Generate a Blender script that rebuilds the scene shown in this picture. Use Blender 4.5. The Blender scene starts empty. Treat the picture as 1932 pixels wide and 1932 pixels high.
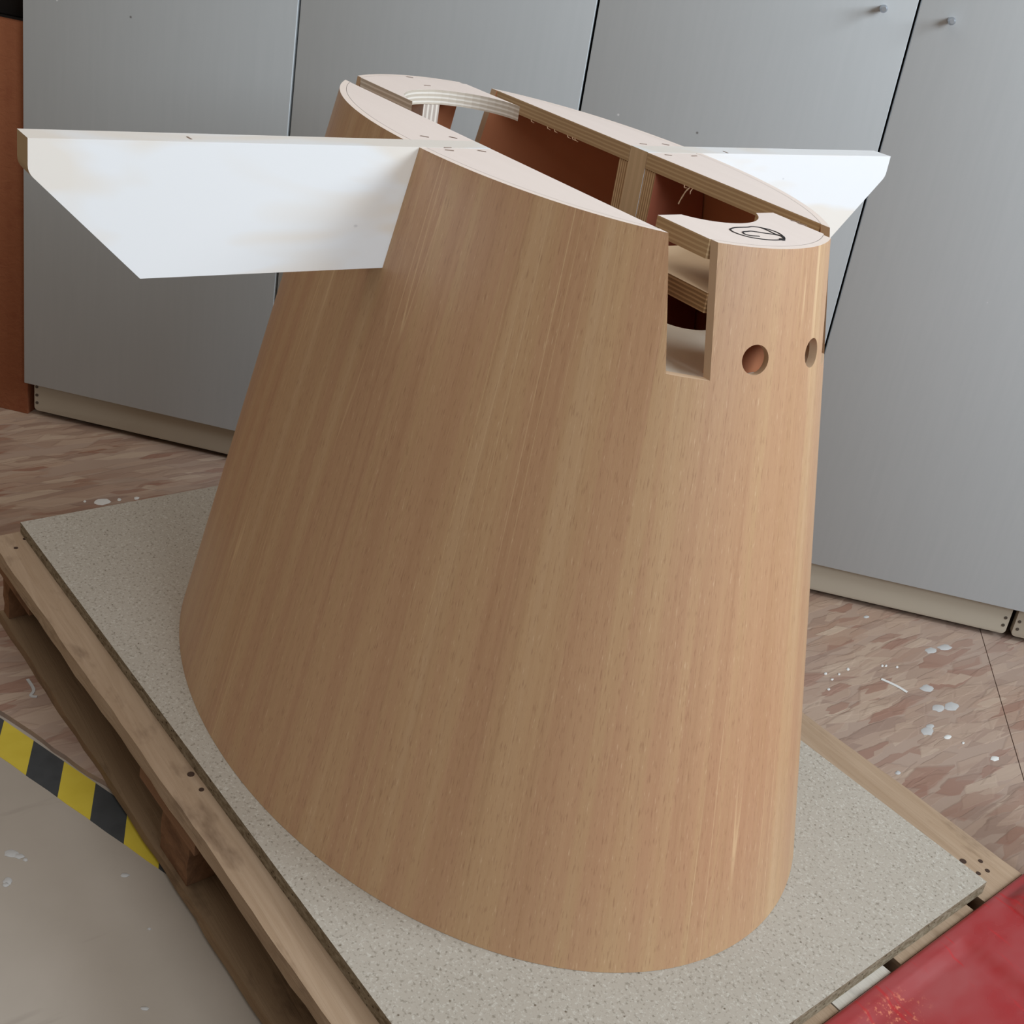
import bpy, bmesh, math, random
from mathutils import Vector, Matrix
random.seed(7)
S = bpy.context.scene
COL = S.collection

# ------------------------------------------------------------------ camera
cam_d = bpy.data.cameras.new('camera')
cam = bpy.data.objects.new('camera', cam_d); COL.objects.link(cam)
cam.location = (1.04398, -0.83785, 1.13133)
cam.rotation_euler = (1.16091, -0.17285, 0.92142)
cam_d.sensor_width = 36.0
cam_d.lens = 2306.09 / 1932 * 36
cam_d.shift_x = -109.6 / 1932
cam_d.shift_y = -178.4 / 1932
cam_d.clip_start = 0.02
S.camera = cam

# ------------------------------------------------------------------ light
S.view_settings.view_transform = 'Standard'
S.view_settings.look = 'None'
S.view_settings.exposure = 0.0
S.view_settings.gamma = 1.0
S.view_settings.use_curve_mapping = False
w = bpy.data.worlds.new('world'); S.world = w; w.use_nodes = True
w.node_tree.nodes['Background'].inputs[0].default_value = (1.0, 0.84, 0.67, 1)
w.node_tree.nodes['Background'].inputs[1].default_value = 0.21
def area(name, loc, target, sx, sy, power, col):
    d = bpy.data.lights.new(name, 'AREA'); d.shape = 'RECTANGLE'; d.size = sx; d.size_y = sy
    d.energy = power; d.color = col
    o = bpy.data.objects.new(name, d); COL.objects.link(o); o.location = loc
    o.rotation_euler = (Vector(target) - Vector(loc)).to_track_quat('-Z', 'Y').to_euler()
    return o
area('window_and_fill', (2.15, 1.65, 2.2), (0, 0.2, 1.9), 1.2, 1.2, 84, (0.80, 0.91, 1.0))
area('window_and_fill', (3.6, -0.3, 2.4), (0, 0, 2.2), 1.6, 1.4, 84, (0.82, 0.92, 1.0))  # added fill lamp, no window known here; grades light across the nose
area('overhead_fill', (-0.9, -1.0, 3.1), (-0.9, -1.0, 0), 4.0, 3.0, 32, (1.0, 0.97, 0.93))  # added overhead fill, no lamp known there; brightens plates and upper doors

# ------------------------------------------------------------------ helpers
def new_obj(name, me, parent=None, kind=None):
    o = bpy.data.objects.new(name, me); COL.objects.link(o)
    if parent is not None:
        o.parent = parent
    if kind: o['kind'] = kind
    return o
def org(parent):
    v = Vector((0, 0, 0)); p = parent
    while p is not None:
        v = v + p.location; p = p.parent
    return v
def mesh_obj(name, verts, faces, mats, parent=None, midx=None, kind=None, smooth=None):
    """world-space vertices; stored relative to the parent's base"""
    o3 = org(parent)
    me = bpy.data.meshes.new(name)
    me.from_pydata([tuple(Vector(v) - o3) for v in verts], [], faces)
    for m in (mats if isinstance(mats, (list, tuple)) else [mats]): me.materials.append(m)
    if midx:
        for p, i in zip(me.polygons, midx): p.material_index = i
    me.update()
    bm = bmesh.new(); bm.from_mesh(me); bmesh.ops.recalc_face_normals(bm, faces=bm.faces); bm.to_mesh(me); bm.free()
    if smooth is not None:
        for p in me.polygons: p.use_smooth = True
        me.set_sharp_from_angle(angle=smooth)
    return new_obj(name, me, parent, kind)
def thing(name, loc, label, cat, group=None):
    o = bpy.data.objects.new(name, None); COL.objects.link(o); o.location = loc
    o['label'] = label; o['category'] = cat
    if group: o['group'] = group
    o.empty_display_size = 0.05
    return o
def tag(o, label, cat, group=None):
    o['label'] = label; o['category'] = cat
    if group: o['group'] = group
    return o
def prism(name, poly, z0, z1, mats, parent, axis='z', bevel=0.0, M=None, seg=2):
    """extrude a 2-D polygon. mats = [cap, side]; axis: extrusion axis. M maps to the world."""
    n = len(poly)
    def P(a, b, c):
        v = {'z': (a, b, c), 'x': (c, a, b), 'y': (a, c, b)}[axis]
        return (M @ Vector(v)) if M is not None else Vector(v)
    vs = [P(a, b, z0) for a, b in poly] + [P(a, b, z1) for a, b in poly]
    fs = [list(range(n)), list(range(n, 2 * n))] + [[i, (i + 1) % n, n + (i + 1) % n, n + i] for i in range(n)]
    mi = [0, 0] + [1 if len(mats) > 1 else 0] * n
    o = mesh_obj(name, vs, fs, mats, parent, mi)
    if bevel: bev(o, bevel, seg)
    return o
def bev(o, r, seg=2, ang=0.6):
    me = o.data; bm = bmesh.new(); bm.from_mesh(me)
    es = [e for e in bm.edges if len(e.link_faces) == 2 and e.calc_face_angle(0) > ang]
    bmesh.ops.bevel(bm, geom=es, offset=r, segments=seg, profile=0.5, affect='EDGES', clamp_overlap=True)
    bm.to_mesh(me); bm.free()
    for p in me.polygons: p.use_smooth = True
    me.set_sharp_from_angle(angle=0.7)
def box(name, lo, hi, mat, parent, bevel=0.0, M=None):
    (a, b, c), (d, e, f) = lo, hi
    return prism(name, [(a, b), (d, b), (d, e), (a, e)], c, f, [mat], parent, 'z', bevel, M)
def tube_pts(pts, r, n=6):
    vs, fs = [], []
    for i, p in enumerate(pts):
        p = Vector(p); q = Vector(pts[min(i + 1, len(pts) - 1)]) - Vector(pts[max(i - 1, 0)])
        q.normalize(); a = q.orthogonal().normalized(); b = q.cross(a)
        rr = r[i] if isinstance(r, (list, tuple)) else r
        for k in range(n):
            t = 2 * math.pi * k / n
            vs.append(p + a * rr * math.cos(t) + b * rr * math.sin(t))
    for i in range(len(pts) - 1):
        for k in range(n):
            fs.append([i * n + k, i * n + (k + 1) % n, (i + 1) * n + (k + 1) % n, (i + 1) * n + k])
    fs.append(list(range(n))); fs.append([(len(pts) - 1) * n + k for k in range(n)])
    return vs, fs
def ribbon(name, pts, wd, z, mat, parent, th=0.0004):
    """a flat drawn line lying on a horizontal surface"""
    vs, fs = [], []
    n = len(pts)
    for i, (x, y) in enumerate(pts):
        x0, y0 = pts[max(i - 1, 0)]; x1, y1 = pts[min(i + 1, n - 1)]
        d = Vector((x1 - x0, y1 - y0)); d.normalize() if d.length else None
        nx, ny = -d.y * wd / 2, d.x * wd / 2
        vs += [(x + nx, y + ny, z), (x - nx, y - ny, z), (x - nx, y - ny, z + th), (x + nx, y + ny, z + th)]
    for i in range(n - 1):
        for k in range(4):
            fs.append([i * 4 + k, i * 4 + (k + 1) % 4, i * 4 + 4 + (k + 1) % 4, i * 4 + 4 + k])
    fs += [[0, 1, 2, 3], [n * 4 - 4, n * 4 - 3, n * 4 - 2, n * 4 - 1]]
    return mesh_obj(name, vs, fs, mat, parent)
def smooth_line(pts, k=6):
    out = []
    n = len(pts)
    for i in range(n - 1):
        p0, p1, p2, p3 = (Vector(pts[max(i - 1, 0)]), Vector(pts[i]), Vector(pts[i + 1]), Vector(pts[min(i + 2, n - 1)]))
        for j in range(k):
            t = j / k
            out.append(tuple(0.5 * ((2 * p1) + (p2 - p0) * t + (2 * p0 - 5 * p1 + 4 * p2 - p3) * t * t + (3 * p1 - p0 - 3 * p2 + p3) * t ** 3)))
    out.append(tuple(pts[-1])); return out

# ------------------------------------------------------------------ materials
def lin(r, g, b):
    f = lambda c: c / 12.92 if c <= 0.04045 else ((c + 0.055) / 1.055) ** 2.4
    return (f(r / 255), f(g / 255), f(b / 255), 1)
class NT:
    def __init__(s, name, rough=0.6, spec=0.3):
        s.m = bpy.data.materials.new(name); s.m.use_nodes = True
        s.t = s.m.node_tree; s.b = s.t.nodes['Principled BSDF']
        s.b.inputs['Roughness'].default_value = rough
        s.b.inputs['Specular IOR Level'].default_value = spec
        s.tc = s.t.nodes.new('ShaderNodeTexCoord')
    def n(s, typ, **kw):
        nd = s.t.nodes.new(typ)
        for k, v in kw.items(): setattr(nd, k, v)
        return nd
    def lk(s, a, b): s.t.links.new(a, b)
    def map(s, src, scale=(1, 1, 1), rot=(0, 0, 0), loc=(0, 0, 0)):
        nd = s.n('ShaderNodeMapping'); s.lk(s.tc.outputs[src] if isinstance(src, str) else src, nd.inputs[0])
        nd.inputs['Scale'].default_value = scale; nd.inputs['Rotation'].default_value = rot; nd.inputs['Location'].default_value = loc
        return nd.outputs[0]
    def noise(s, vec, scale, detail=3, rough=0.5, dist=0.0):
        nd = s.n('ShaderNodeTexNoise'); s.lk(vec, nd.inputs['Vector'])
        nd.inputs['Scale'].default_value = scale; nd.inputs['Detail'].default_value = detail
        nd.inputs['Roughness'].default_value = rough; nd.inputs['Distortion'].default_value = dist
        return nd.outputs['Fac']
    def vor(s, vec, scale, feature='F1', rnd=1.0, metric='EUCLIDEAN'):
        nd = s.n('ShaderNodeTexVoronoi', feature=feature, distance=metric); s.lk(vec, nd.inputs['Vector'])
        nd.inputs['Scale'].default_value = scale; nd.inputs['Randomness'].default_value = rnd
        return nd
    def ramp(s, fac, stops, interp='LINEAR'):
        nd = s.n('ShaderNodeValToRGB'); s.lk(fac, nd.inputs[0]); cr = nd.color_ramp; cr.interpolation = interp
        while len(cr.elements) < len(stops): cr.elements.new(0.5)
        for e, (p, c) in zip(cr.elements, stops):
            e.position = p; e.color = c if not isinstance(c, (int, float)) else (c, c, c, 1)
        return nd.outputs[0]
    def mix(s, fac, a, b, mode='MIX'):
        nd = s.n('ShaderNodeMix', data_type='RGBA', blend_type=mode)
        for i, v in ((0, fac), (6, a), (7, b)):
            if hasattr(v, 'links'): s.lk(v, nd.inputs[i])
            else: nd.inputs[i].default_value = v
        return nd.outputs[2]
    def math(s, op, a, b=0.0):
        nd = s.n('ShaderNodeMath', operation=op)
        for i, v in ((0, a), (1, b)):
            if hasattr(v, 'links'): s.lk(v, nd.inputs[i])
            else: nd.inputs[i].default_value = v
        return nd.outputs[0]
    def col(s, c):
        if hasattr(c, 'links'): s.lk(c, s.b.inputs['Base Color'])
        else: s.b.inputs['Base Color'].default_value = c
        return s
    def bump(s, h, dist=0.001, strength=0.5):
        nd = s.n('ShaderNodeBump'); s.lk(h, nd.inputs['Height'])
        nd.inputs['Distance'].default_value = dist; nd.inputs['Strength'].default_value = strength
        s.lk(nd.outputs[0], s.b.inputs['Normal']); return s
def plain(name, c, rough=0.6, spec=0.3, metal=0.0, var=0.06, sc=20):
    t = NT(name, rough, spec)
    t.b.inputs['Metallic'].default_value = metal
    f = t.noise(t.map('Object'), sc, 4)
    a = tuple(x * (1 - var) for x in c[:3]) + (1,); b = tuple(min(1, x * (1 + var)) for x in c[:3]) + (1,)
    t.col(t.mix(f, a, b)); return t.m

def m_veneer():
    t = NT('veneer', 0.42, 0.7)
    uv = 'UV'                                  # x: metres round the girth, y: height
    band = t.noise(t.map(uv, (24, 0.45, 1)), 1.0, 4, 0.6, 0.2)
    fine = t.noise(t.map(uv, (150, 2.0, 1)), 1.0, 3, 0.6)
    pore = t.noise(t.map(uv, (640, 60, 1)), 1.0, 2, 0.55)
    c = t.ramp(band, [(0.30, lin(174, 134, 98)), (0.45, lin(180, 139, 105)), (0.55, lin(184, 147, 109)), (0.70, lin(194, 160, 124))])
    c = t.mix(t.math('MULTIPLY', t.ramp(fine, [(0.42, 0.0), (0.72, 1.0)]), 0.30), c, lin(200, 164, 124))
    c = t.mix(t.math('MULTIPLY', t.ramp(fine, [(0.25, 1.0), (0.42, 0.0)]), 0.30), c, lin(150, 108, 78))
    c = t.mix(t.math('MULTIPLY', t.ramp(pore, [(0.30, 1.0), (0.42, 0.0)]), 0.45), c, lin(140, 98, 70))
    c = t.mix(t.math('MULTIPLY', t.ramp(pore, [(0.64, 0.0), (0.74, 1.0)]), 0.34), c, lin(232, 202, 168))
    # a few long pale resin lines
    ln = t.noise(t.map(uv, (34, 0.55, 1), loc=(3.3, 1.7, 0)), 1.0, 1, 0.4)
    line = t.ramp(ln, [(0.494, 0.0), (0.4985, 1.0), (0.5015, 1.0), (0.506, 0.0)])
    gate = t.ramp(t.noise(t.map(uv, (9, 1.4, 1), loc=(8, 2, 0)), 1.0, 2), [(0.52, 0.0), (0.60, 1.0)])
    c = t.mix(t.math('MULTIPLY', t.math('MULTIPLY', line, gate), 0.36), c, lin(240, 212, 165))
    t.col(c)
    t.bump(t.math('ADD', t.math('MULTIPLY', fine, 0.5), t.math('MULTIPLY', pore, 0.5)), 0.0008, 0.25)
    return t.m
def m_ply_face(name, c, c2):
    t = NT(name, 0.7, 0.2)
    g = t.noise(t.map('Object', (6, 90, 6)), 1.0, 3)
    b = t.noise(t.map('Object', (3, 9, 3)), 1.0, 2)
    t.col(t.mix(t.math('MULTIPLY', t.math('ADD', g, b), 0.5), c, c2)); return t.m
def m_ply_edge(name, axis, c1, c2, pitch, amp=1.0):
    """laminations stacked along one object axis"""
    t = NT(name, 0.75, 0.15)
    sep = t.n('ShaderNodeSeparateXYZ'); t.lk(t.tc.outputs['Object'], sep.inputs[0])
    wob = t.noise(t.map('Object', (30, 30, 30)), 1.0, 2)
    a = t.math('ADD', t.math('MULTIPLY', sep.outputs[axis], 1 / pitch), t.math('MULTIPLY', wob, 0.25))
    f = t.math('FRACT', a)
    k = t.ramp(f, [(0.0, 0.0), (0.08, 1.0), (0.42, 1.0), (0.52, 0.25), (0.95, 0.25), (1.0, 0.0)])
    g = t.noise(t.map('Object', (60, 60, 900) if axis == 2 else (900, 900, 30)), 1.0, 3)
    kk = t.math('MULTIPLY', t.math('ADD', t.math('MULTIPLY', k, 0.7), t.math('MULTIPLY', g, 0.3)), amp)
    t.col(t.mix(kk, c1, c2)); return t.m
def m_white():
    t = NT('white_paint', 0.55, 0.3)
    v = t.map('Object', (7, 3.2, 9))
    f = t.ramp(t.noise(v, 1.0, 3, 0.5, 0.6), [(0.48, 0.0), (0.55, 1.0)])
    s = t.vor(t.map('Object', (1, 1, 1.6)), 16)
    sp = t.ramp(s.outputs['Distance'], [(0.022, 1.0), (0.045, 0.0)])
    c = t.mix(t.math('MULTIPLY', f, 0.75), lin(221, 221, 222), lin(218, 208, 196))
    c = t.mix(t.math('MULTIPLY', sp, 0.35), c, lin(150, 148, 150))
    t.col(c); return t.m
def m_door():
    t = NT('grey_door', 0.45, 0.35)
    n = t.noise(t.map('Object', (120, 120, 8)), 1.0, 2)
    big = t.noise(t.map('Object', (2, 2, 2)), 1.0, 3)
    c = t.mix(t.math('MULTIPLY', t.math('ADD', n, big), 0.5), lin(167, 170, 171), lin(178, 180, 181))
    v = t.vor(t.map('Object'), 9)
    d = t.ramp(v.outputs['Distance'], [(0.013, 1.0), (0.022, 0.0)])
    cc = t.ramp(t.n_sep(v.outputs['Color']) if hasattr(t, 'n_sep') else v.outputs['Color'], [(0.45, lin(90, 84, 80)), (0.55, lin(225, 225, 225))], 'CONSTANT')
    c = t.mix(t.math('MULTIPLY', d, 0.75), c, cc)
    t.col(c); return t.m
def m_osb():
    t = NT('osb', 0.75, 0.2)
    o = t.map('Object', (1, 1, 1))
    warp = t.n('ShaderNodeTexNoise'); t.lk(o, warp.inputs['Vector']); warp.inputs['Scale'].default_value = 14; warp.inputs['Detail'].default_value = 3
    off = t.n('ShaderNodeVectorMath', operation='MULTIPLY_ADD'); t.lk(warp.outputs['Color'], off.inputs[0])
    off.inputs[1].default_value = (0.012, 0.012, 0); t.lk(o, off.inputs[2])
    base = t.mix(t.noise(o, 6, 4), lin(152, 128, 110), lin(170, 146, 130))
    hgt = None
    for i, (ang, sc) in enumerate([(0.9, (40, 9)), (-0.25, (32, 8)), (1.9, (44, 12)), (0.45, (52, 10)), (2.6, (30, 7)), (1.3, (60, 14))]):
        v = t.vor(t.map(off.outputs[0], (sc[0], sc[1], 1), (0, 0, ang), (i * 3.1, i * 1.7, 0)), 1.0, 'F1', 0.9, 'CHEBYCHEV')
        cr = t.n('ShaderNodeSeparateColor'); t.lk(v.outputs['Color'], cr.inputs[0])
        mask = t.math('MULTIPLY', t.ramp(cr.outputs[0], [(0.58, 0.0), (0.62, 1.0)]), t.ramp(v.outputs['Distance'], [(0.42, 1.0), (0.50, 0.0)]))
        sc_ = t.ramp(cr.outputs[1], [(0.0, lin(190, 168, 146)), (0.30, lin(168, 140, 120)), (0.50, lin(140, 112, 96)), (0.68, lin(178, 152, 130)), (0.84, lin(146, 108, 88)), (1.0, lin(138, 92, 72))], 'LINEAR')
        gr = t.noise(t.map(off.outputs[0], (220, 14, 1), (0, 0, ang)), 1.0, 2)
        sc2 = t.mix(t.math('MULTIPLY', gr, 0.35), sc_, lin(128, 104, 90))
        base = t.mix(t.math('MULTIPLY', mask, 0.8), base, sc2)
        rim = t.ramp(v.outputs['Distance'], [(0.44, 0.0), (0.48, 1.0), (0.53, 0.0)])
        base = t.mix(t.math('MULTIPLY', t.math('MULTIPLY', rim, t.ramp(cr.outputs[0], [(0.58, 0.0), (0.62, 1.0)])), 0.18), base, lin(110, 84, 70))
        hgt = mask if hgt is None else t.math('ADD', hgt, mask)
    # grey foot-worn film where people walk, patchy
    film = t.ramp(t.noise(t.map('Object', (1.3, 1.3, 1)), 1.0, 3), [(0.42, 0.0), (0.62, 1.0)])
    base = t.mix(t.math('MULTIPLY', film, 0.35), base, lin(172, 156, 148))
    t.col(base); t.bump(hgt, 0.0012, 0.4); return t.m
def m_chip():
    t = NT('chipboard', 0.8, 0.15)
    o = t.map('Object', (1, 1, 1))
    big = t.noise(o, 5, 3)
    c = t.mix(big, lin(165, 157, 145), lin(179, 171, 160))
    n1 = t.noise(o, 330, 2, 0.6); n2 = t.noise(t.map('Object', (1, 1, 1), loc=(5, 2, 1)), 240, 2, 0.6)
    c = t.mix(t.math('MULTIPLY', t.ramp(n1, [(0.56, 0.0), (0.66, 1.0)]), 0.55), c, lin(200, 196, 186))
    c = t.mix(t.math('MULTIPLY', t.ramp(n2, [(0.30, 1.0), (0.44, 0.0)]), 0.65), c, lin(118, 110, 96))
    v = t.vor(o, 95); cs = t.n('ShaderNodeSeparateColor'); t.lk(v.outputs['Color'], cs.inputs[0])
    dot = t.math('MULTIPLY', t.ramp(v.outputs['Distance'], [(0.06, 0.9), (0.15, 0.0)]), t.ramp(cs.outputs[0], [(0.45, 0.0), (0.9, 1.0)]))
    c = t.mix(dot, c, lin(92, 78, 62))
    t.col(c); t.bump(n1, 0.0006, 0.3); return t.m
def m_chip_edge():
    t = NT('chipboard_edge', 0.9, 0.1)
    n1 = t.noise(t.map('Object', (90, 90, 200)), 1.0, 3, 0.7)
    v = t.vor(t.map('Object', (1, 1, 1.5)), 110)
    c = t.ramp(n1, [(0.35, lin(112, 98, 78)), (0.65, lin(150, 138, 118))])
    c = t.mix(t.ramp(v.outputs['Distance'], [(0.12, 0.9), (0.22, 0.0)]), c, lin(58, 46, 34))
    t.col(c); t.bump(n1, 0.002, 0.6); return t.m
def m_pallet(name, a, b, dark):
    t = NT(name, 0.8, 0.15)
    o = 'Object'
    g = t.ramp(t.noise(t.map(o, (4, 80, 80)), 1.0, 4, 0.65, 0.8), [(0.3, 0.0), (0.7, 1.0)])
    big = t.noise(t.map(o, (5, 9, 9), loc=(2, 1, 0)), 1.0, 4, 0.6)
    c = t.mix(t.math('MULTIPLY', t.math('ADD', g, big), 0.5), a, b)
    st = t.ramp(t.noise(t.map(o, (9, 22, 22), loc=(7, 3, 1)), 1.0, 4, 0.65), [(0.56, 0.0), (0.74, 1.0)])
    c = t.mix(t.math('MULTIPLY', st, 0.7), c, dark)
    t.col(c); t.bump(g, 0.0015, 0.4); return t.m
def m_concrete():
    t = NT('painted_concrete', 0.55, 0.3)
    o = t.map('Object', (1, 1, 1))
    c = t.mix(t.noise(o, 7, 5, 0.6), lin(158, 148, 136), lin(176, 165, 154))
    c = t.mix(t.math('MULTIPLY', t.ramp(t.noise(t.map('Object', (20, 3, 1), (0, 0, 0.5)), 1.0, 4, 0.6), [(0.62, 0.0), (0.70, 1.0)]), 0.25), c, lin(120, 110, 100))
    t.col(c); return t.m
def m_tape():
    t = NT('hazard_stripes', 0.5, 0.35)
    sep = t.n('ShaderNodeSeparateXYZ'); t.lk(t.tc.outputs['Object'], sep.inputs[0])
    a = t.math('ADD', sep.outputs[0], sep.outputs[1])
    f = t.math('FRACT', t.math('ADD', t.math('MULTIPLY', a, 1 / 0.12), 10 - 0.01 / 0.12))
    k = t.math('LESS_THAN', f, 0.5)
    wn = t.noise(t.map('Object'), 40, 4)
    y = t.mix(wn, lin(196, 172, 52), lin(212, 190, 70)); bl = t.mix(wn, lin(50, 52, 54), lin(72, 74, 76))
    t.col(t.mix(k, bl, y)); return t.m
def m_red():
    t = NT('red_paint', 0.28, 0.5)
    o = t.map('Object', (1, 1, 1))
    n = t.noise(t.map('Object', (9, 4, 4)), 1.0, 4, 0.6)
    c = t.mix(t.ramp(n, [(0.4, 0.0), (0.6, 1.0)]), lin(148, 20, 22), lin(152, 64, 64))  # pinkish patches: dust film, with sky reflection put into the colour
    s = t.ramp(t.noise(t.map('Object', (14, 110, 10)), 1.0, 4), [(0.62, 0.0), (0.68, 1.0)])
    c = t.mix(t.math('MULTIPLY', s, 0.6), c, lin(176, 14, 20))
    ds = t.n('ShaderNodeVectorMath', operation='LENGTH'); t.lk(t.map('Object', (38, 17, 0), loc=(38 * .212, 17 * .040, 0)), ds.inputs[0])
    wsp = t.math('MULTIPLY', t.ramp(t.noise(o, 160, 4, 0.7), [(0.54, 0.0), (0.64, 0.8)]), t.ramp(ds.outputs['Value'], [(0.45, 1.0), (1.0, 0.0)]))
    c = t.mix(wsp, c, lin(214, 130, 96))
    t.col(c)
    t.lk(t.ramp(n, [(0.4, 0.22), (0.6, 0.42)]), t.b.inputs['Roughness'])
    return t.m
MV = m_veneer()
M_IN = m_ply_face('bounce_brown_ply', lin(192, 124, 88), lin(204, 136, 98))  # inner faces: red-brown of light bouncing inside is put into the colour
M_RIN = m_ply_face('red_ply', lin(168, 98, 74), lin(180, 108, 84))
M_TOP = m_ply_face('pale_ply', lin(222, 208, 200), lin(232, 219, 212))
M_LOW = m_ply_face('lower_shelf_lit_ply', lin(236, 224, 204), lin(242, 232, 214))  # whitened to stand in for light falling through the slots
M_EDGE = plain('door_edge_band', lin(210, 216, 220), 0.5, 0.3, 0, 0.02)
M_SHELF = m_ply_face('shelf_ply', lin(212, 184, 150), lin(222, 196, 164))
ME_Z = m_ply_edge('ply_edge', 2, lin(164, 132, 96), lin(202, 174, 136), 0.0045, 0.9)
ME_X = m_ply_edge('ply_edge_upright', 0, lin(128, 90, 58), lin(222, 190, 148), 0.0036, 1.0)
ME_Y = m_ply_edge('ply_edge_web', 1, lin(150, 130, 120), lin(236, 226, 214), 0.0062, 1.0)
ME_DARK = m_ply_edge('ply_edge_dark', 2, lin(104, 72, 46), lin(176, 140, 100), 0.0040, 1.0)
M_END = m_ply_face('bare_ply_end', lin(168, 142, 108), lin(178, 152, 118))
M_RIM = m_ply_face('rim_veneer', lin(224, 209, 199), lin(234, 220, 211))
M_CUT = m_ply_face('cut_veneer', lin(196, 166, 136), lin(206, 176, 146))
M_WHITE = m_white(); M_DOOR = m_door(); M_OSB = m_osb(); M_CHIP = m_chip(); M_CHE = m_chip_edge()
M_PAL = m_pallet('pallet_wood', lin(146, 121, 96), lin(180, 157, 134), lin(98, 76, 58))
M_PALW = m_pallet('pallet_wood_whitened', lin(186, 178, 166), lin(208, 200, 188), lin(110, 104, 104))
M_PALB = m_pallet('pallet_wood_shaded', lin(126, 102, 78), lin(144, 120, 94), lin(80, 62, 48))  # bottom boards: shade under the pallet is put into the wood colour
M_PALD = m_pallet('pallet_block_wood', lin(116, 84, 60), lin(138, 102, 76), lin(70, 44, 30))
M_CON = m_concrete(); M_TAPE = m_tape(); M_RED = m_red()
M_DARK = plain('dark_interior', lin(34, 30, 28), 0.8, 0.1)
M_PLINTH = plain('plinth_board', lin(176, 166, 150), 0.6, 0.2, 0, 0.05, 6)
M_BROWN = m_pallet('brown_laminate', lin(134, 80, 54), lin(142, 88, 60), lin(124, 68, 46))
M_STEEL = plain('brushed_steel', lin(190, 196, 204), 0.3, 0.5, 0.9, 0.03)
M_INK = plain('ink', lin(38, 34, 36), 0.6, 0.2)
M_STAPLE = plain('staple_hole', lin(140, 120, 108), 0.7, 0.2)
M_PAINT = plain('dried_white_paint', lin(214, 212, 208), 0.5, 0.3, 0, 0.06, 60)
M_PAINTG = plain('dried_grey_paint', lin(182, 180, 178), 0.6, 0.2, 0, 0.10, 90)
M_NAIL = plain('rusty_nail', lin(70, 52, 42), 0.7, 0.3, 0.3)
M_SCREW = plain('dull_screw', lin(88, 80, 72), 0.5, 0.4, 0.4)
S1 = [(0.2948, -0.0277), (0.2905, -0.0172), (0.2903, -0.0004), (0.289, 0.0073), (0.2927, 0.015), (0.3, 0.0205), (0.3092, 0.0216), (0.3205, 0.0171), (0.3271, 0.011), (0.3283, 0.0049), (0.3279, -0.0052), (0.3249, -0.0147), (0.3188, -0.0242), (0.3106, -0.0292), (0.3017, -0.0306), (0.2948, -0.0277)]
S2 = [(0.3187, 0.0166), (0.3129, 0.012), (0.3078, 0.0028), (0.3021, -0.0058), (0.3022, -0.0122), (0.3034, -0.0194), (0.3094, -0.0226), (0.314, -0.0194), (0.3165, -0.0108)]
S3 = [(0.2927, 0.015), (0.3015, 0.0157), (0.3105, 0.0146), (0.3186, 0.0159), (0.3262, 0.0115)]
ST= [(-0.3387, 0.0061), (-0.291, 0.0039), (-0.0235, -0.1606), (-0.0225, -0.1266), (0.02, -0.1596), (0.0304, -0.1642), (0.0311, -0.126), (-0.018, 0.1336), (-0.0184, 0.1692), (0.0312, 0.1296), (0.0326, 0.1691), (0.2771, 0.0793), (0.2873, 0.0791), (0.0118, 0.2402), (0.0069, -0.4193)]
B1 = [(0.0921, 0.9994, 0.0056, 0.0133, 0.0064, -0.0086), (0.0882, 0.9634, 0.0045, 0.0105, 0.0064, -0.0084), (0.1607, 0.856, 0.0052, 0.0117, 0.0073, -0.0096), (0.206, 0.8286, 0.0048, 0.0107, 0.0069, -0.0092), (0.2137, 0.8546, 0.0056, 0.0125, 0.0074, -0.0101), (0.2386, 0.7556, 0.005, 0.0109, 0.007, -0.0092), (0.2322, 0.7713, 0.0029, 0.0064, 0.0047, -0.0062), (0.2637, 0.776, 0.0029, 0.0064, 0.0036, -0.0049), (0.3345, 0.8048, 0.0035, 0.0074, 0.0038, -0.0056), (0.2853, 0.7883, 0.0011, 0.0023, 0.0018, -0.0025), (0.0534, 0.714, 0.0013, 0.0031, 0.0025, -0.0028), (0.0703, 0.7119, 0.0012, 0.0028, 0.0022, -0.0025), (0.065, 0.7358, 0.001, 0.0024, 0.0022, -0.0026), (0.0614, 0.7634, 0.0013, 0.0029, 0.0028, -0.0033), (0.0873, 0.6839, 0.0012, 0.0028, 0.0024, -0.0027), (0.0809, 0.833, 0.0011, 0.0025, 0.0023, -0.0028), (0.0839, 0.8399, 0.0011, 0.0025, 0.0022, -0.0028), (0.0953, 0.8563, 0.0011, 0.0025, 0.0022, -0.0028), (-0.0398, 0.9344, 0.0024, 0.0059, 0.0033, -0.0039), (0.2838, 0.6222, 0.002, 0.0042, 0.003, -0.0037), (-0.8859, -0.1842, 0.0046, 0.0134, 0.011, -0.0036), (-0.8842, -0.1549, 0.0011, 0.0034, 0.0055, -0.0019), (-0.8802, -0.125, 0.0014, 0.0043, 0.0056, -0.002), (-0.8971, -0.2109, 0.0008, 0.0025, 0.0037, -0.0012)]
B2= [(-0.1246, -0.5374, 0.0038, 0.0076, 0.006, -0.0016), (-0.1167, -0.5308, 0.003, 0.0059, 0.0041, -0.0011), (-0.1083, -0.5264, 0.0013, 0.0025, 0.0027, -0.0007), (-0.0838, -0.5519, 0.0024, 0.0046, 0.0057, -0.0015), (-0.0795, -0.5549, 0.0017, 0.0033, 0.0031, -0.0008), (-0.0347, -0.4357, 0.0025, 0.0048, 0.0031, -0.0011), (0.0537, -0.4389, 0.001, 0.002, 0.0014, -0.0005), (0.1517, -0.4788, 0.0021, 0.0038, 0.0024, -0.0009)]

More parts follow.
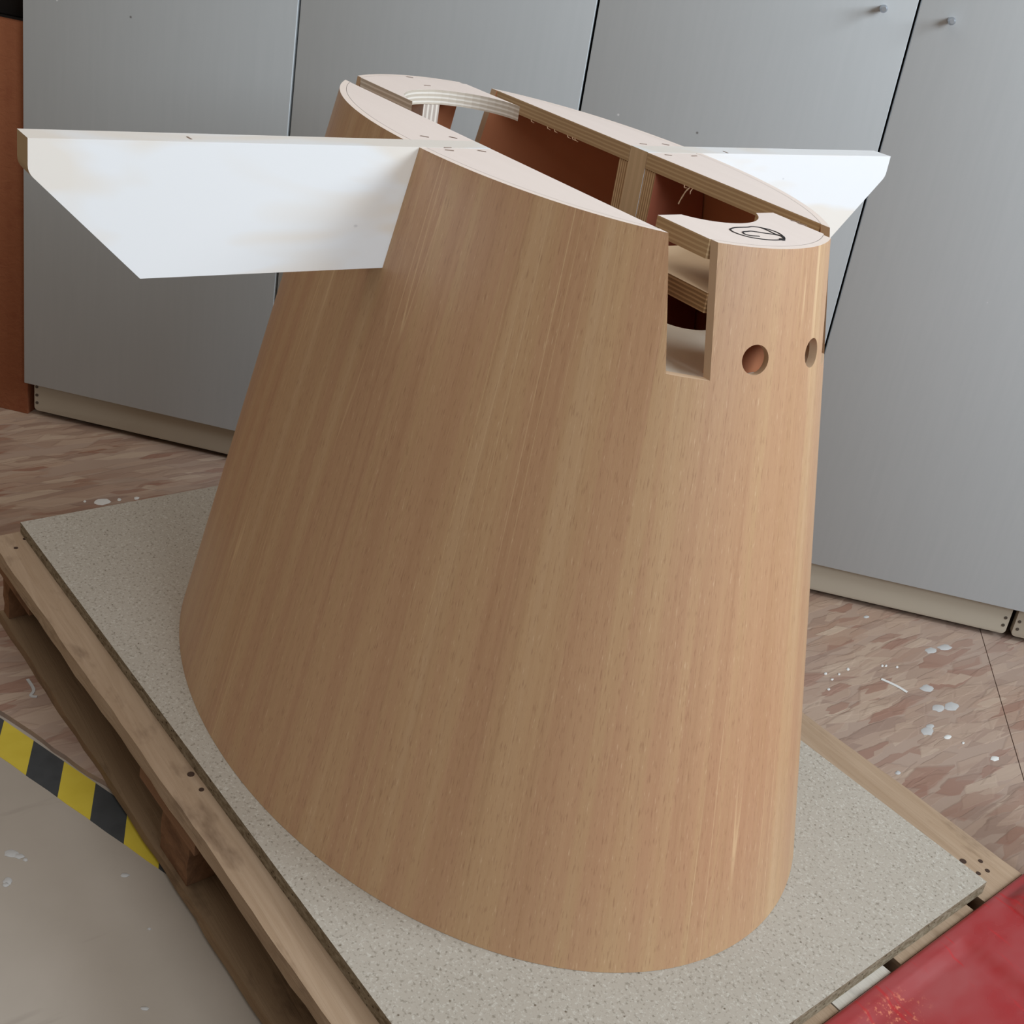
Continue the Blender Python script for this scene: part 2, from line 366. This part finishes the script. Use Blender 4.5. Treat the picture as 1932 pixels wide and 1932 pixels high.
# ------------------------------------------------------------------ room shell
TW = Vector((0.72135, 0.69257, 0)); NW = Vector((-0.69257, 0.72135, 0)); DW = 0.71486   # cupboard front plane
WM = Matrix(((TW.x, NW.x, 0, NW.x * DW), (TW.y, NW.y, 0, NW.y * DW), (0, 0, 1, 0), (0, 0, 0, 1)))   # (along, into wall, up)
floor = mesh_obj('floor', [(-3, -3, -.008), (3.2, -3, -.008), (3.2, 3, -.008), (-3, 3, -.008), (-3, -3, -.06), (3.2, -3, -.06), (3.2, 3, -.06), (-3, 3, -.06)],
                 [[0, 1, 2, 3], [4, 5, 6, 7], [0, 1, 5, 4], [1, 2, 6, 5], [2, 3, 7, 6], [3, 0, 4, 7]], M_CON, None, None, 'structure')
# OSB sheets, aligned with the wall, cut off on a skew line where the concrete begins
E0 = Vector((-.381, -.484)); ED = Vector((.930, .3675)).normalized()
def w2(a, b): v = TW * a + NW * b; return (v.x, v.y)
def edge_pt(s): return E0 + ED * s
def skew_hit(along):          # where the skew line meets  TW.p = along
    s = (along - TW.x * E0.x - TW.y * E0.y) / (TW.x * ED.x + TW.y * ED.y); return s
SEAM = 0.838
s_l, s_r = -1.9, skew_hit(SEAM - .0008)
k = 150
cut = []
for i in range(k + 1):
    s = s_l + (s_r - s_l) * i / k
    p = edge_pt(s); j = 0 if i in (0, k) else (0.0016 * math.sin(s * 31) + 0.0008 * math.sin(s * 93 + 1) + random.uniform(-.0006, .0006))
    cut.append((p.x - ED.y * j, p.y + ED.x * j))
a_l = TW.x * cut[0][0] + TW.y * cut[0][1]
M_OSBE = plain('osb_edge', lin(150, 130, 118), 0.8, 0.1, 0, 0.25, 60)
sheet1 = prism('osb_sheet', cut + [w2(SEAM - .0008, 1.35), w2(a_l, 1.35)], -.008, 0.0, [M_OSB, M_OSBE], floor)
p2 = edge_pt(skew_hit(SEAM + .0008)); p3 = edge_pt(skew_hit(2.05))
sheet2 = prism('osb_sheet', [tuple(p2), tuple(p3), w2(2.05, 1.35), w2(SEAM + .0008, 1.35)], -.008, 0.0, [M_OSB, M_OSBE], floor)
def blob(sheet, d, z, mat):
    x, y, ax, ay, bx, by = d
    n = 12; vs = []; r = random.Random(int(x * 1e5) & 0xffff)
    ph = [r.uniform(.82, 1.15) for _ in range(n)]
    for rr, zz in ((1, z + .0002), (.72, z + .0011)):
        for i in range(n):
            a = 2 * math.pi * i / n; f = ph[i] * rr
            vs.append((x + (ax * math.cos(a) + bx * math.sin(a)) * f, y + (ay * math.cos(a) + by * math.sin(a)) * f, zz))
    fs = [[i, (i + 1) % n, n + (i + 1) % n, n + i] for i in range(n)] + [list(range(n, 2 * n))]
    o = mesh_obj('paint_spot', vs, fs, mat, sheet, smooth=1.0); return o
for i, d in enumerate(B1):
    blob(sheet1, d, 0.0, M_PAINTG if i in (0, 1, 2, 3, 4, 5, 6, 18, 19) else M_PAINT)
for d in B2: blob(floor, d, -.008, M_PAINTG)
ribbon('paint_streak', smooth_line([(0.1073, 0.798), (0.1332, 0.8078), (0.153, 0.8108)]), .006, .0002, M_PAINT, sheet1, .001)
ribbon('paint_streak', smooth_line([(-0.4328, -0.4347), (-0.407, -0.4337), (-0.3951, -0.4406), (-0.3895, -0.4341)]), .004, .0002, M_PAINTG, sheet1, .001)
prism('wall_back', [(-3.2, .60), (3.2, .60), (3.2, .70), (-3.2, .70)], -.06, 2.7, [plain('wall_paint', lin(200, 198, 192), .8, .1)], None, 'z', 0, WM)['kind'] = 'structure'

# hazard tape on the concrete, along the edge of the OSB
tp = bpy.data.meshes.new('hazard_tape')
n_t = 60; L0, L1 = -1.2, 0.95
vs, fs = [], []
for i in range(n_t + 1):
    s = L0 + (L1 - L0) * i / n_t; e = .0004 * math.sin(s * 90)
    for y, z in ((-.0035, 0), (-.0505 + e, 0), (-.0505 + e, .0005), (-.0035, .0005)): vs.append((s, y, z))
for i in range(n_t):
    for q in range(4): fs.append([i * 4 + q, i * 4 + (q + 1) % 4, i * 4 + 4 + (q + 1) % 4, i * 4 + 4 + q])
fs += [[0, 1, 2, 3], [n_t * 4 + q for q in range(4)]]
tp.from_pydata(vs, [], fs); tp.materials.append(M_TAPE); tp.update()
tape = new_obj('hazard_tape', tp); tape.location = (E0.x, E0.y, -.008); tape.rotation_euler = (0, 0, math.atan2(ED.y, ED.x))
tag(tape, 'yellow and black striped hazard tape stuck to the grey floor by the pallet', 'tape')

# ------------------------------------------------------------------ grey cupboards
DWID = 0.49113; S0 = -1.0571
def cupboard(i0, ndoors, label, knobs, pl, screws, i1x=None):
    a = S0 + i0 * DWID; b = a + ndoors * DWID
    base = WM @ Vector(((a + b) / 2, .27, 0))
    t = thing('grey_cupboard', base, label, 'cupboard', 'grey cupboards along the back wall')
    box('carcass', (a + .012, .0205, .0765), (b - .012, .56, 1.95), M_DARK, t, 0, WM)
    for k_ in range(ndoors):
        x0 = a + k_ * DWID + (.0022); x1 = a + (k_ + 1) * DWID - .0022
        d = box('door', (x0, 0, .0755), (x1, .018, 1.95), M_DOOR, t, .0018, WM)
        d.data.materials.append(M_EDGE)
        for pf in d.data.polygons:
            if abs(pf.normal.dot(TW)) > .5: pf.material_index = 1
        for kk, ks, kz in knobs:
            if kk == k_:
                pr = [(.0, .0), (.0045, .0), (.0045, .012), (.0055, .017), (.0062, .021), (.0056, .0255), (.0035, .0282), (0.0, .0288)]
                n = 20; vs = []; fs = []
                for (r, h) in pr[1:-1]:
                    for q in range(n):
                        an = 2 * math.pi * q / n
                        vs.append(WM @ Vector((ks + r * math.cos(an), -h, kz + r * math.sin(an))))
                m_ = len(pr) - 2
                for j in range(m_ - 1):
                    for q in range(n): fs.append([j * n + q, j * n + (q + 1) % n, (j + 1) * n + (q + 1) % n, (j + 1) * n + q])
                fs += [list(range(n)), [(m_ - 1) * n + q for q in range(n)]]
                mesh_obj('knob', vs, fs, M_STEEL, d, smooth=.9)
    # plinth board with rounded lower corners, on short feet
    p0, p1 = pl; r = .008; z0, z1 = .012, .0762
    poly = [(p0, z1)] + [(p0 + r - r * math.cos(q), z0 + r - r * math.sin(q)) for q in [j * math.pi / 10 for j in range(6)]] \
         + [(p1 - r + r * math.sin(q), z0 + r - r * math.cos(q)) for q in [j * math.pi / 10 for j in range(6)]] + [(p1, z1)]
    pb = prism('plinth', poly, .0202, .036, [M_PLINTH], t, 'y', .0008, WM)
    for sx, sz in screws:
        vs = []; n = 10
        for y in (.0206, .0192):
            for q in range(n): vs.append(WM @ Vector((sx + .0031 * math.cos(2 * math.pi * q / n), y, sz + .0031 * math.sin(2 * math.pi * q / n))))
        mesh_obj('screw', vs, [[q, (q + 1) % n, n + (q + 1) % n, n + q] for q in range(n)] + [list(range(n, 2 * n))], M_SCREW, pb)
    for fx in (p0 + .06, p1 - .06):
        for fy in (.08, .48):
            vs, fs = tube_pts([WM @ Vector((fx, fy, 0)), WM @ Vector((fx, fy, .0763))], .02, 12)
            mesh_obj('foot', vs, fs, M_DARK, t)
    return t
cupboard(0, 2, 'grey two-door cupboard at the left end, behind the left white wing', [], (-1.0455, -.0765), [(-1.0400, .0631), (-1.0398, .0455), (-1.0394, .0290)])
cupboard(2, 2, 'grey two-door cupboard with two steel knobs, behind the right white wing', [(0, .3631, 1.0445), (1, .4673, 1.0457)], (-.0725, .8772), [(.8690, .030), (.8690, .046)])
cupboard(4, 2, 'grey cupboard at the right edge, only its plinth corner in view', [], (.888, 1.873), [(.8960, .0283), (.8950, .0445)])
t = thing('brown_cupboard', WM @ Vector((-1.35, .25, 0)), 'reddish brown wooden cupboard with a dark open top compartment, left of the grey cupboards', 'cupboard')
box('front_panel', (-1.66, .019, 0), (-1.0585, .037, .752), M_BROWN, t, .001, WM)
box('side_panel', (-1.66, .0375, 0), (-1.642, .50, 1.75), M_BROWN, t, .001, WM)
box('side_panel', (-1.0765, .0375, 0), (-1.0585, .50, 1.75), M_BROWN, t, .001, WM)
box('shelf', (-1.6415, .0375, .734), (-1.077, .48, .752), M_DARK, t, 0, WM)
box('back_panel', (-1.6415, .4805, 0), (-1.077, .50, 1.75), M_DARK, t, 0, WM)
box('top_panel', (-1.66, .0375, 1.7505), (-1.0585, .50, 1.769), M_BROWN, t, .001, WM)
t = thing('black_box', WM @ Vector((-1.32, .20, .752)), 'black box standing in the open top compartment of the brown cupboard', 'box')
box('box_body', (-1.60, .06, .7525), (-1.08, .40, 1.2), M_DARK, t, .004, WM)
box('lid', (-1.605, .055, 1.2005), (-1.078, .405, 1.235), M_DARK, t, .004, WM)

# ------------------------------------------------------------------ pallet
PY = .0578
PM = Matrix.Rotation(PY, 4, 'Z')
pallet = thing('wooden_pallet', (0, 0, 0), 'weathered wooden pallet lying on the floor under the chipboard sheet', 'pallet')
PU0, PU1 = -.614, .602
def rough_board(name, u0, u1, v0, v1, z0, z1, mat, seed, along='u', amp=.0018):
    r = random.Random(seed); n = 44
    def wob(): 
        a, b, c, d = [r.uniform(0, 6.3) for _ in range(4)]
        return lambda s: amp * (.5 * math.sin(9 * s + a) + .35 * math.sin(31 * s + b) + .3 * math.sin(83 * s + c)) + r.uniform(-.25, .25) * amp
    L, Rr, Lb, Rb = wob(), wob(), wob(), wob()
    vs = []
    for i in range(n + 1):
        s = i / n
        if along == 'u':
            u = u0 + (u1 - u0) * s
            q = [(u, v0 + L(s) , z1), (u, v1 + Rr(s), z1), (u, v1 + Rb(s), z0), (u, v0 + Lb(s), z0)]
        else:
            v = v0 + (v1 - v0) * s
            q = [(u0 + L(s), v, z1), (u1 + Rr(s), v, z1), (u1 + Rb(s), v, z0), (u0 + Lb(s), v, z0)]
        vs += [PM @ Vector(p) for p in q]
    fs = []
    for i in range(n):
        for q in range(4): fs.append([i * 4 + q, i * 4 + (q + 1) % 4, i * 4 + 4 + (q + 1) % 4, i * 4 + 4 + q])
    fs += [[0, 1, 2, 3], [n * 4 + q for q in range(4)]]
    o = mesh_obj(name, vs, fs, mat, pallet)
    return o
deck = []
DB = [(-.408, -.312, M_PAL), (-.288, -.160, M_PAL), (-.138, -.010, M_PAL), (.008, .029, M_PAL), (.034, .121, M_PALW), (.142, .287, M_PAL), (.311, .396, M_PAL)]
DB = [(-.408, -.312, M_PAL), (-.288, -.160, M_PAL), (-.138, .029, M_PAL), (.034, .121, M_PALW), (.142, .287, M_PAL), (.311, .396, M_PAL)]
for i, (a, b, m) in enumerate(DB): deck.append(rough_board('deck_board', PU0, PU1, a, b, .122, .144, m, 10 + i))
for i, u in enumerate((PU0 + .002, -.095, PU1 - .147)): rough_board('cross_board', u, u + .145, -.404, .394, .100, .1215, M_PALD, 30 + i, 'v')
for a, b in ((-.397, -.300), (-.05, .05), (.300, .392)):
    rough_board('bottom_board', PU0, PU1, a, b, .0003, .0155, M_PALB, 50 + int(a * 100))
def block(u0, u1, v0, v1, seed):
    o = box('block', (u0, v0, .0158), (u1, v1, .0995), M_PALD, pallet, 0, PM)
    bm = bmesh.new(); bm.from_mesh(o.data)
    bmesh.ops.subdivide_edges(bm, edges=bm.edges, cuts=5, use_grid_fill=True)
    r = random.Random(seed)
    for v in bm.verts:
        if .018 < v.co.z < .098: v.co += Vector((r.uniform(-1, 1), r.uniform(-1, 1), 0)) * .0016
    bm.to_mesh(o.data); bm.free()
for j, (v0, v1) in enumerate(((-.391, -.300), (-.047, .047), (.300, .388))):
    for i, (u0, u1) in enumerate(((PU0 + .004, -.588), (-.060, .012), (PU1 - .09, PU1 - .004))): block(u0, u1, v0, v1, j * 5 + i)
for i, (x, y) in enumerate([(0.5281, 0.3783), (0.5389, 0.3996), (0.5532, 0.3935), (0.5504, 0.3787), (-0.004, -0.3759), (0.0246, -0.3749), (-0.5491, -0.418), (-0.5694, -0.4003)]):
    vs, fs = tube_pts([(x, y, .1425), (x, y, .1445)], .0042 if i in (0, 4) else .0030, 9)
    mesh_obj('nail', vs, fs, M_NAIL, deck[-1] if i < 4 else deck[0])

# ------------------------------------------------------------------ chipboard sheet
BM_ = Matrix.Rotation(.0536, 4, 'Z')
chip = prism('chipboard_sheet', [(-.609, -.3693), (.591, -.3693), (.591, .3232), (-.609, .3232)], .1446, .162, [M_CHIP, M_CHE], None, 'z', 0, BM_)
tag(chip, 'speckled grey-beige chipboard sheet on the pallet, under the wooden body', 'board')

# ------------------------------------------------------------------ tapered wooden body
ZB, ZT = .1624, .8746
body = thing('tapered_wooden_body', (0, 0, ZB), 'tall tapering oval body of pale brown veneer with two white wings and slotted top', 'wooden body')
A0, B0, A1, B1_ = .4940, .3414, .3525, .1930
TH = .008
def ell(a, b, t, p): 
    c, s = math.cos(t), math.sin(t)
    return (a * math.copysign(abs(c) ** (2 / p), c), b * math.copysign(abs(s) ** (2 / p), s))
def at(s, t, off=0.0):
    a = A0 + (A1 - A0) * s - off; b = B0 + (B1_ - B0) * s - off
    return ell(a, b, t, 2.03 + .05 * s)
def build_skin():
    N, Mz = 288, 20
    SL = [j / 20 for j in range(21)]
    me = bpy.data.meshes.new('veneer_skin'); bm = bmesh.new(); uvl = bm.loops.layers.uv.new('UVMap')
    rings = []
    gl = [0.0]
    pts = [at(.5, 2 * math.pi * i / N) for i in range(N + 1)]
    for i in range(N): gl.append(gl[-1] + math.dist(pts[i], pts[i + 1]))
    for off in (0.0, TH):
        rr = []
        for j in range(Mz + 1):
            s = SL[j]
            rr.append([bm.verts.new((*at(s, 2 * math.pi * (i / N) , off), (ZT - ZB) * s)) for i in range(N)])
        rings.append(rr)
    def quad(vs, uvs, mi):
        f = bm.faces.new(vs); f.material_index = mi; f.smooth = mi != 2
        for l, u in zip(f.loops, uvs): l[uvl].uv = u
    for j in range(Mz):
        z0, z1 = (ZT - ZB) * SL[j], (ZT - ZB) * SL[j + 1]
        for i in range(N):
            k_ = (i + 1) % N
            uvs = [(gl[i], z0), (gl[i + 1], z0), (gl[i + 1], z1), (gl[i], z1)]
            R0, R1 = rings
            quad([R0[j][i], R0[j][k_], R0[j + 1][k_], R0[j + 1][i]], uvs, 0)
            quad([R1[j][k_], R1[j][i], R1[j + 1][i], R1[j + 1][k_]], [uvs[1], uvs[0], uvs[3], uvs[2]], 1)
    for i in range(N):
        k_ = (i + 1) % N; u = [(gl[i], 0), (gl[i + 1], 0), (gl[i + 1], .01), (gl[i], .01)]
        quad([R0[Mz][i], R0[Mz][k_], R1[Mz][k_], R1[Mz][i]], u, 2)
        quad([R0[0][k_], R0[0][i], R1[0][i], R1[0][k_]], u, 2)
    bm.to_mesh(me); bm.free()
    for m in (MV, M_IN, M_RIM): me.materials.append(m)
    sk = new_obj('veneer_skin', me, body)
    # cutters: the four slots down from the rim and the two finger holes in the nose
    cb = bmesh.new()
    def cbox(lo, hi):
        r = bmesh.ops.create_cube(cb, size=1)
        for v in r['verts']:
            v.co = Vector([lo[q] if v.co[q] < 0 else hi[q] for q in range(3)])
    for sv in (-1, 1):
        for su in (-1, 1):
            v0, v1 = sorted((sv * .0745, sv * .1068)); u0, u1 = sorted((su * .20, su * .60))
            cbox((u0, v0, .7555 - ZB), (u1, v1, .95 - ZB))
    cme = bpy.data.meshes.new('cut1')
    for sv, c in ((-1, (.3665, -.0345, .7765)), (1, (.3640, .0430, .7755))):
        q = Vector((A1 * .92, 0, 0)); nrm = Vector((c[0] / (.37 ** 2), c[1] / (.21 ** 2), .28 * (c[0] / .37 ** 2) ))
        nrm.z = math.hypot(nrm.x, nrm.y) * .2; nrm.normalize()
        bmesh.ops.create_cone(cb, cap_ends=True, segments=40, radius1=.0140, radius2=.0140, depth=.07,
            matrix=Matrix.Translation(Vector(c) - Vector((0, 0, ZB))) @ nrm.to_track_quat('Z', 'Y').to_matrix().to_4x4())
    for f in cb.faces: f.material_index = 0
    cb.to_mesh(cme); cb.free(); cme.materials.append(M_CUT)
    co = bpy.data.objects.new('cutter', cme); COL.objects.link(co); co.location = (0, 0, ZB)
    md = sk.modifiers.new('cut', 'BOOLEAN'); md.operation = 'DIFFERENCE'; md.object = co; md.solver = 'EXACT'
    try: md.material_mode = 'TRANSFER'
    except Exception: pass
    dg = bpy.context.evaluated_depsgraph_get()
    nm = bpy.data.meshes.new_from_object(sk.evaluated_get(dg), depsgraph=dg)
    sk.modifiers.clear(); sk.data = nm; nm.name = 'veneer_skin'
    bpy.data.objects.remove(co); bpy.data.meshes.remove(cme)
    nm.set_sharp_from_angle(angle=.6)
    return sk
skin = build_skin()
# outline polygon of the plates (inside the skin), between two v limits and u limits
def outline(s, off, n=360):
    return [at(s, 2 * math.pi * i / n, off) for i in range(n)]
def clip(poly, f):           # Sutherland-Hodgman with a half plane f(p) >= 0
    out = []
    for i in range(len(poly)):
        p, q = poly[i], poly[(i + 1) % len(poly)]; a, b = f(p), f(q)
        if a >= 0: out.append(p)
        if (a >= 0) != (b >= 0):
            k_ = a / (a - b); out.append((p[0] + (q[0] - p[0]) * k_, p[1] + (q[1] - p[1]) * k_))
    return out
PT = .018
def plate(name, poly, ztop, mats=None, th=PT):
    return prism(name, poly, ztop - th, ztop, mats or [M_TOP, ME_Z], body)
WU0, WU1 = -.0095, .0205         # wing board faces
G = .0006
top_out = outline(1.0, .0025)
tops = {}
# the skin is thinned at the rim by the plates: plates sit inside it
top_in = outline(1.0, TH - .0004)
for sv in (-1, 1):
    side = clip(top_in, lambda p: p[1] * sv - .1075)
    tops[sv, 1] = plate('top_plate', clip(side, lambda p: p[0] - WU1 - G), ZT)
    tops[sv, -1] = plate('top_plate', clip(side, lambda p: -p[0] + WU0 - G), ZT)
mid = clip(clip(top_in, lambda p: .0785 - p[1]), lambda p: p[1] + .0755)
def end_poly(base, su, uedge, bite_w, bite_d, vc=0.0, n=24):
    R_ = (bite_w ** 2 + bite_d ** 2) / (2 * bite_d); uc = uedge + bite_d - R_      # in |u|
    arc = []
    for i in range(n + 1):
        v = -bite_w + 2 * bite_w * i / n if bite_d < bite_w * .8 else None
        if v is None:
            th = math.pi * (i / n - .5); a0 = math.acos(max(-1, min(1, (uedge - uc) / R_)))
            ang = -a0 + 2 * a0 * i / n; arc.append((uc + R_ * math.cos(ang), vc + R_ * math.sin(ang)))
        else: arc.append((uc + math.sqrt(max(0, R_ * R_ - v * v)), vc + v))
    c = clip([(p[0] * su, p[1]) for p in base], lambda p: p[0] - uedge)
    # split the straight inner edge and replace its middle by the arc
    on = [p for p in c if abs(p[0] - uedge) < 1e-7]; lo = min(on, key=lambda p: p[1]); hi = max(on, key=lambda p: p[1])
    rest = [p for p in c if abs(p[0] - uedge) >= 1e-7]
    rest.sort(key=lambda p: math.atan2(p[1], p[0] - uedge - .02))
    poly = [lo] + rest + [hi]
    if abs(arc[-1][1] - hi[1]) < 1e-4: poly = poly[:-1]
    tail = list(reversed(arc))
    if abs(arc[0][1] - lo[1]) < 1e-4: poly = poly[1:]
    return [(p[0] * su, p[1]) for p in poly + tail]
M_ARC = [M_TOP, ME_Z]
nose = plate('end_plate', end_poly(mid, 1, .2480, .0500, .0300, .004), ZT)
back = plate('end_plate', end_poly(mid, -1, .1930, .0770, .0760, .0015), ZT, [M_TOP, m_ply_edge('ply_edge_pale', 2, lin(176, 160, 140), lin(238, 230, 220), .0052, .95)])
back['label'] = 'end plate with a deep rounded cut-out and pale layered edge'
nose['label'] = 'end plate with a shallow cut-out and an inked loop'
for s_ in (S1, S2, S3): ribbon('ink_line', smooth_line(s_), .0016, ZT + .0001, M_INK, nose)
vs, fs = tube_pts([(.3277, .0075, ZT + .0001), (.3277, .0075, ZT + .0006)], .0030, 10); mesh_obj('ink_dot', vs, fs, M_INK, nose)
# second plates, a hand's width below, and the big lower plate seen through the slot
for su, ue in ((1, .205), (-1, .205)):
    s_ = (.829 - ZB) / (ZT - ZB); ins = outline(s_ - .01, TH + .0004)
    m2 = clip(clip(ins, lambda p: .150 - p[1]), lambda p: p[1] + .0755)
    c = clip([(p[0] * su, p[1]) for p in m2], lambda p: p[0] - ue)
    if su == 1: prism('inner_shelf', [(p[0] * su, p[1]) for p in c], .8105, .829, [M_SHELF, ME_DARK], body)
s_ = (.748 - ZB) / (ZT - ZB); low = clip(outline(s_ - .012, TH + .0004), lambda p: p[0] - .02)
def lower_poly():
    r = .035; u1, v0, v1 = .226, .012, .135
    hole = [(.02, v0)] + [(u1 - r + r * math.sin(q), v0 + r - r * math.cos(q)) for q in [j * math.pi / 16 for j in range(9)]] \
         + [(u1 - r + r * math.cos(q), v1 - r + r * math.sin(q)) for q in [j * math.pi / 16 for j in range(9)]] + [(.02, v1)]
    on = sorted([p for p in low if abs(p[0] - .02) < 1e-7], key=lambda p: p[1])
    rest = [p for p in low if abs(p[0] - .02) >= 1e-7]; rest.sort(key=lambda p: math.atan2(p[1], p[0]))
    return [on[0]] + rest + [on[-1]] + list(reversed(hole))
prism('lower_shelf', lower_poly(), .726, .744, [M_LOW, ME_DARK], body)
# wings
def wing(sv):
    zt, zc, zb_, vo, vm = ZT + .0002, .8466, .7515, .5568, .4627
    r = .006
    k0 = Vector((vo, zc)); d1 = Vector((0, 1)); d2 = (Vector((vm, zb_)) - k0).normalized()
    pa, pb, pc = k0 + d1 * r, k0, k0 + d2 * r
    corner = [tuple(pa * (1 - q) ** 2 + pb * 2 * q * (1 - q) + pc * q * q) for q in (0, .25, .5, .75, 1)]
    poly = [(.1078, zt), (vo, zt)] + corner + [(vm, zb_), (.1078, zb_)]
    vs = []
    for u in (WU0, WU1):
        for v, z in poly:
            sh = (-(v - .2) * .022 if sv > 0 else -(v - .2) * .004) if v > .2 else 0.0
            vs.append((u + sh, sv * v, z))
    n = len(poly)
    fs = [list(range(n)), list(range(n, 2 * n))] + [[i, (i + 1) % n, n + (i + 1) % n, n + i] for i in range(n)]
    mi = [0, 0] + [0] * n
    mi[2 + n - 1] = 1                                     # inner end, bare upright edge
    if sv < 0:
        for q in range(1, 6): mi[2 + q] = 2               # bare tip of the left wing
    o = mesh_obj('side_wing', vs, fs, [M_WHITE, m_edge_wing, M_END], body, mi)
    bm = bmesh.new(); bm.from_mesh(o.data)
    bmesh.ops.triangulate(bm, faces=[f for f in bm.faces if len(f.verts) > 4]); bm.to_mesh(o.data); bm.free()
    return o
m_edge_wing = m_ply_edge('wing_inner_edge', 0, lin(196, 168, 132), lin(210, 182, 146), .011, .9)
wl = wing(-1); wl['label'] = 'white wing with a bare brown tip'
wr = wing(1); wr['label'] = 'white wing, white all over'
# upright stiffeners glued to both faces of each wing board inside the body
for sv in (-1, 1):
    for a, b in ((WU0 - .0168, WU0 - .0003), (WU1 + .0003, WU1 + .0190)):
        iv = lambda z: B0 + (B1_ - B0) * (z - ZB) / (ZT - ZB) - TH - .004
        zt_ = ZT - PT - .0005
        poly = [(sv * .1085, .60), (sv * iv(.60), .60), (sv * iv(zt_), zt_), (sv * .1085, zt_)]
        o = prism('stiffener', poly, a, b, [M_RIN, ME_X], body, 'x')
# inner panels: upright web under the back end plate and a lighter panel behind the right slot
prism('back_web', [(-.3120, -.0125), (-.268, -.0125), (-.268, .0105), (-.3120, .0105)], .50, ZT - PT - .0004, [ME_Y, ME_Y], body)
prism('nose_block', [(.318, -.045), (.330, -.045), (.330, .028), (.318, .028)], 0.7445, .8100, [M_IN, M_IN], body)
# staples and splinters
for i, (x, y) in enumerate(ST):
    if i < 2: par = back
    elif i in (11, 12): par = nose
    elif i == 13: par = wr
    elif i == 14: par = wl
    else: par = tops[1 if y > 0 else -1, 1 if x > .005 else -1]
    a = random.uniform(-.5, .5) + (1.2 if i < 11 else .2); l = .0044; wv = .0008
    M_ = Matrix.Translation((x, y, 0)) @ Matrix.Rotation(a, 4, 'Z')
    box('staple', (-l, -wv, ZT + .0002), (l, wv, ZT + .0006), M_STAPLE, par, 0, M_)
def splinter(pts, r, par):
    vs, fs = tube_pts(pts, r, 5); mesh_obj('splinter', vs, fs, M_CUT, par)
tr = tops[1, 1]
splinter([(.0975, .1085, .8566), (.0950, .1070, .8530), (.0935, .1060, .8495), (.0905, .1065, .8440), (.0890, .1060, .8400), (.0868, .1065, .8350)], [.0006, .0009, .0007, .0009, .0006, .0010], tr)
splinter([(.0880, .1080, .8570), (.0910, .1060, .8545), (.0935, .1055, .8548), (.0965, .1050, .8555)], [.0004, .0007, .0006, .0003], tr)
splinter([(.1020, .1080, .8567), (.1015, .1060, .8530), (.1030, .1050, .8505)], [.0005, .0006, .0003], tr)
tb = tops[1, -1]
for x in (-.205, -.17, -.155, -.128, -.118, -.113):
    splinter([(x, .1078, .8568), (x + .004, .1060, .8550), (x + .011, .1052, .8548)], [.0004, .0006, .0002], tb)

# ------------------------------------------------------------------ red metal panel at the pallet's end
RX = Vector((.9983, .0578, 0)); RY = Vector((-.0578, .9983, 0))
RO = RX * .6035
def rp(x, y, z): return RO + RX * x + RY * y + Vector((0, 0, z))
def red_panel():
    root = thing('red_metal_panel', rp(.25, .1, 0), 'scuffed red painted metal panel with a pressed ridge, against the right end of the pallet', 'metal panel')
    nx, ny = 60, 120; X1 = .52; Y0, Y1 = -.42, .62
    sm = lambda e0, e1, x: (lambda k_: k_ * k_ * (3 - 2 * k_))(max(0, min(1, (x - e0) / (e1 - e0))))
    xs = [0, .001, .003, .006, .010, .014, .018] + [.018 + (X1 - .018) * i / nx for i in range(1, nx + 1)]
    ys = [Y0 + (Y1 - Y0) * i / ny for i in range(ny + 1)]
    def zz(x, y):
        r = .006; z = .1515
        if x < r: z -= r - math.sqrt(max(0, r * r - (r - x) ** 2))
        z += .012 * (sm(.322, .336, y) - .75 * sm(.372, .386, y)) * sm(.010, .026, x)
        z -= .005 * sm(.020, .026, x) * (1 - sm(.225, .235, y))
        z += .0018 * (sm(.10, .106, y) - sm(.118, .124, y)) * sm(.05, .12, x)
        return z
    vs = [rp(x, y, zz(x, y)) for x in xs for y in ys] + [rp(x, y, zz(x, y) - .0035) for x in xs for y in ys]
    W = len(ys); H = len(xs); o2 = W * H; fs = []
    for i in range(H - 1):
        for j in range(W - 1):
            q = [i * W + j, i * W + j + 1, (i + 1) * W + j + 1, (i + 1) * W + j]
            fs.append(q); fs.append([a + o2 for a in reversed(q)])
    for i in range(H - 1):
        for j in (0, W - 1): fs.append([i * W + j, (i + 1) * W + j, (i + 1) * W + j + o2, i * W + j + o2])
    for j in range(W - 1):
        for i in (0, H - 1): fs.append([i * W + j, i * W + j + 1, i * W + j + 1 + o2, i * W + j + o2])
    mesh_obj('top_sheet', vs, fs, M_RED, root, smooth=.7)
    RM = Matrix(((RX.x, RY.x, 0, RO.x), (RX.y, RY.y, 0, RO.y), (0, 0, 1, 0), (0, 0, 0, 1)))
    box('front_skirt', (.0005, Y0, 0.0), (.0035, Y1, .1430), M_RED, root, 0, RM)
    box('rear_skirt', (X1 - .004, Y0, 0.0), (X1 - .001, Y1, .1430), M_RED, root, 0, RM)
red_panel()
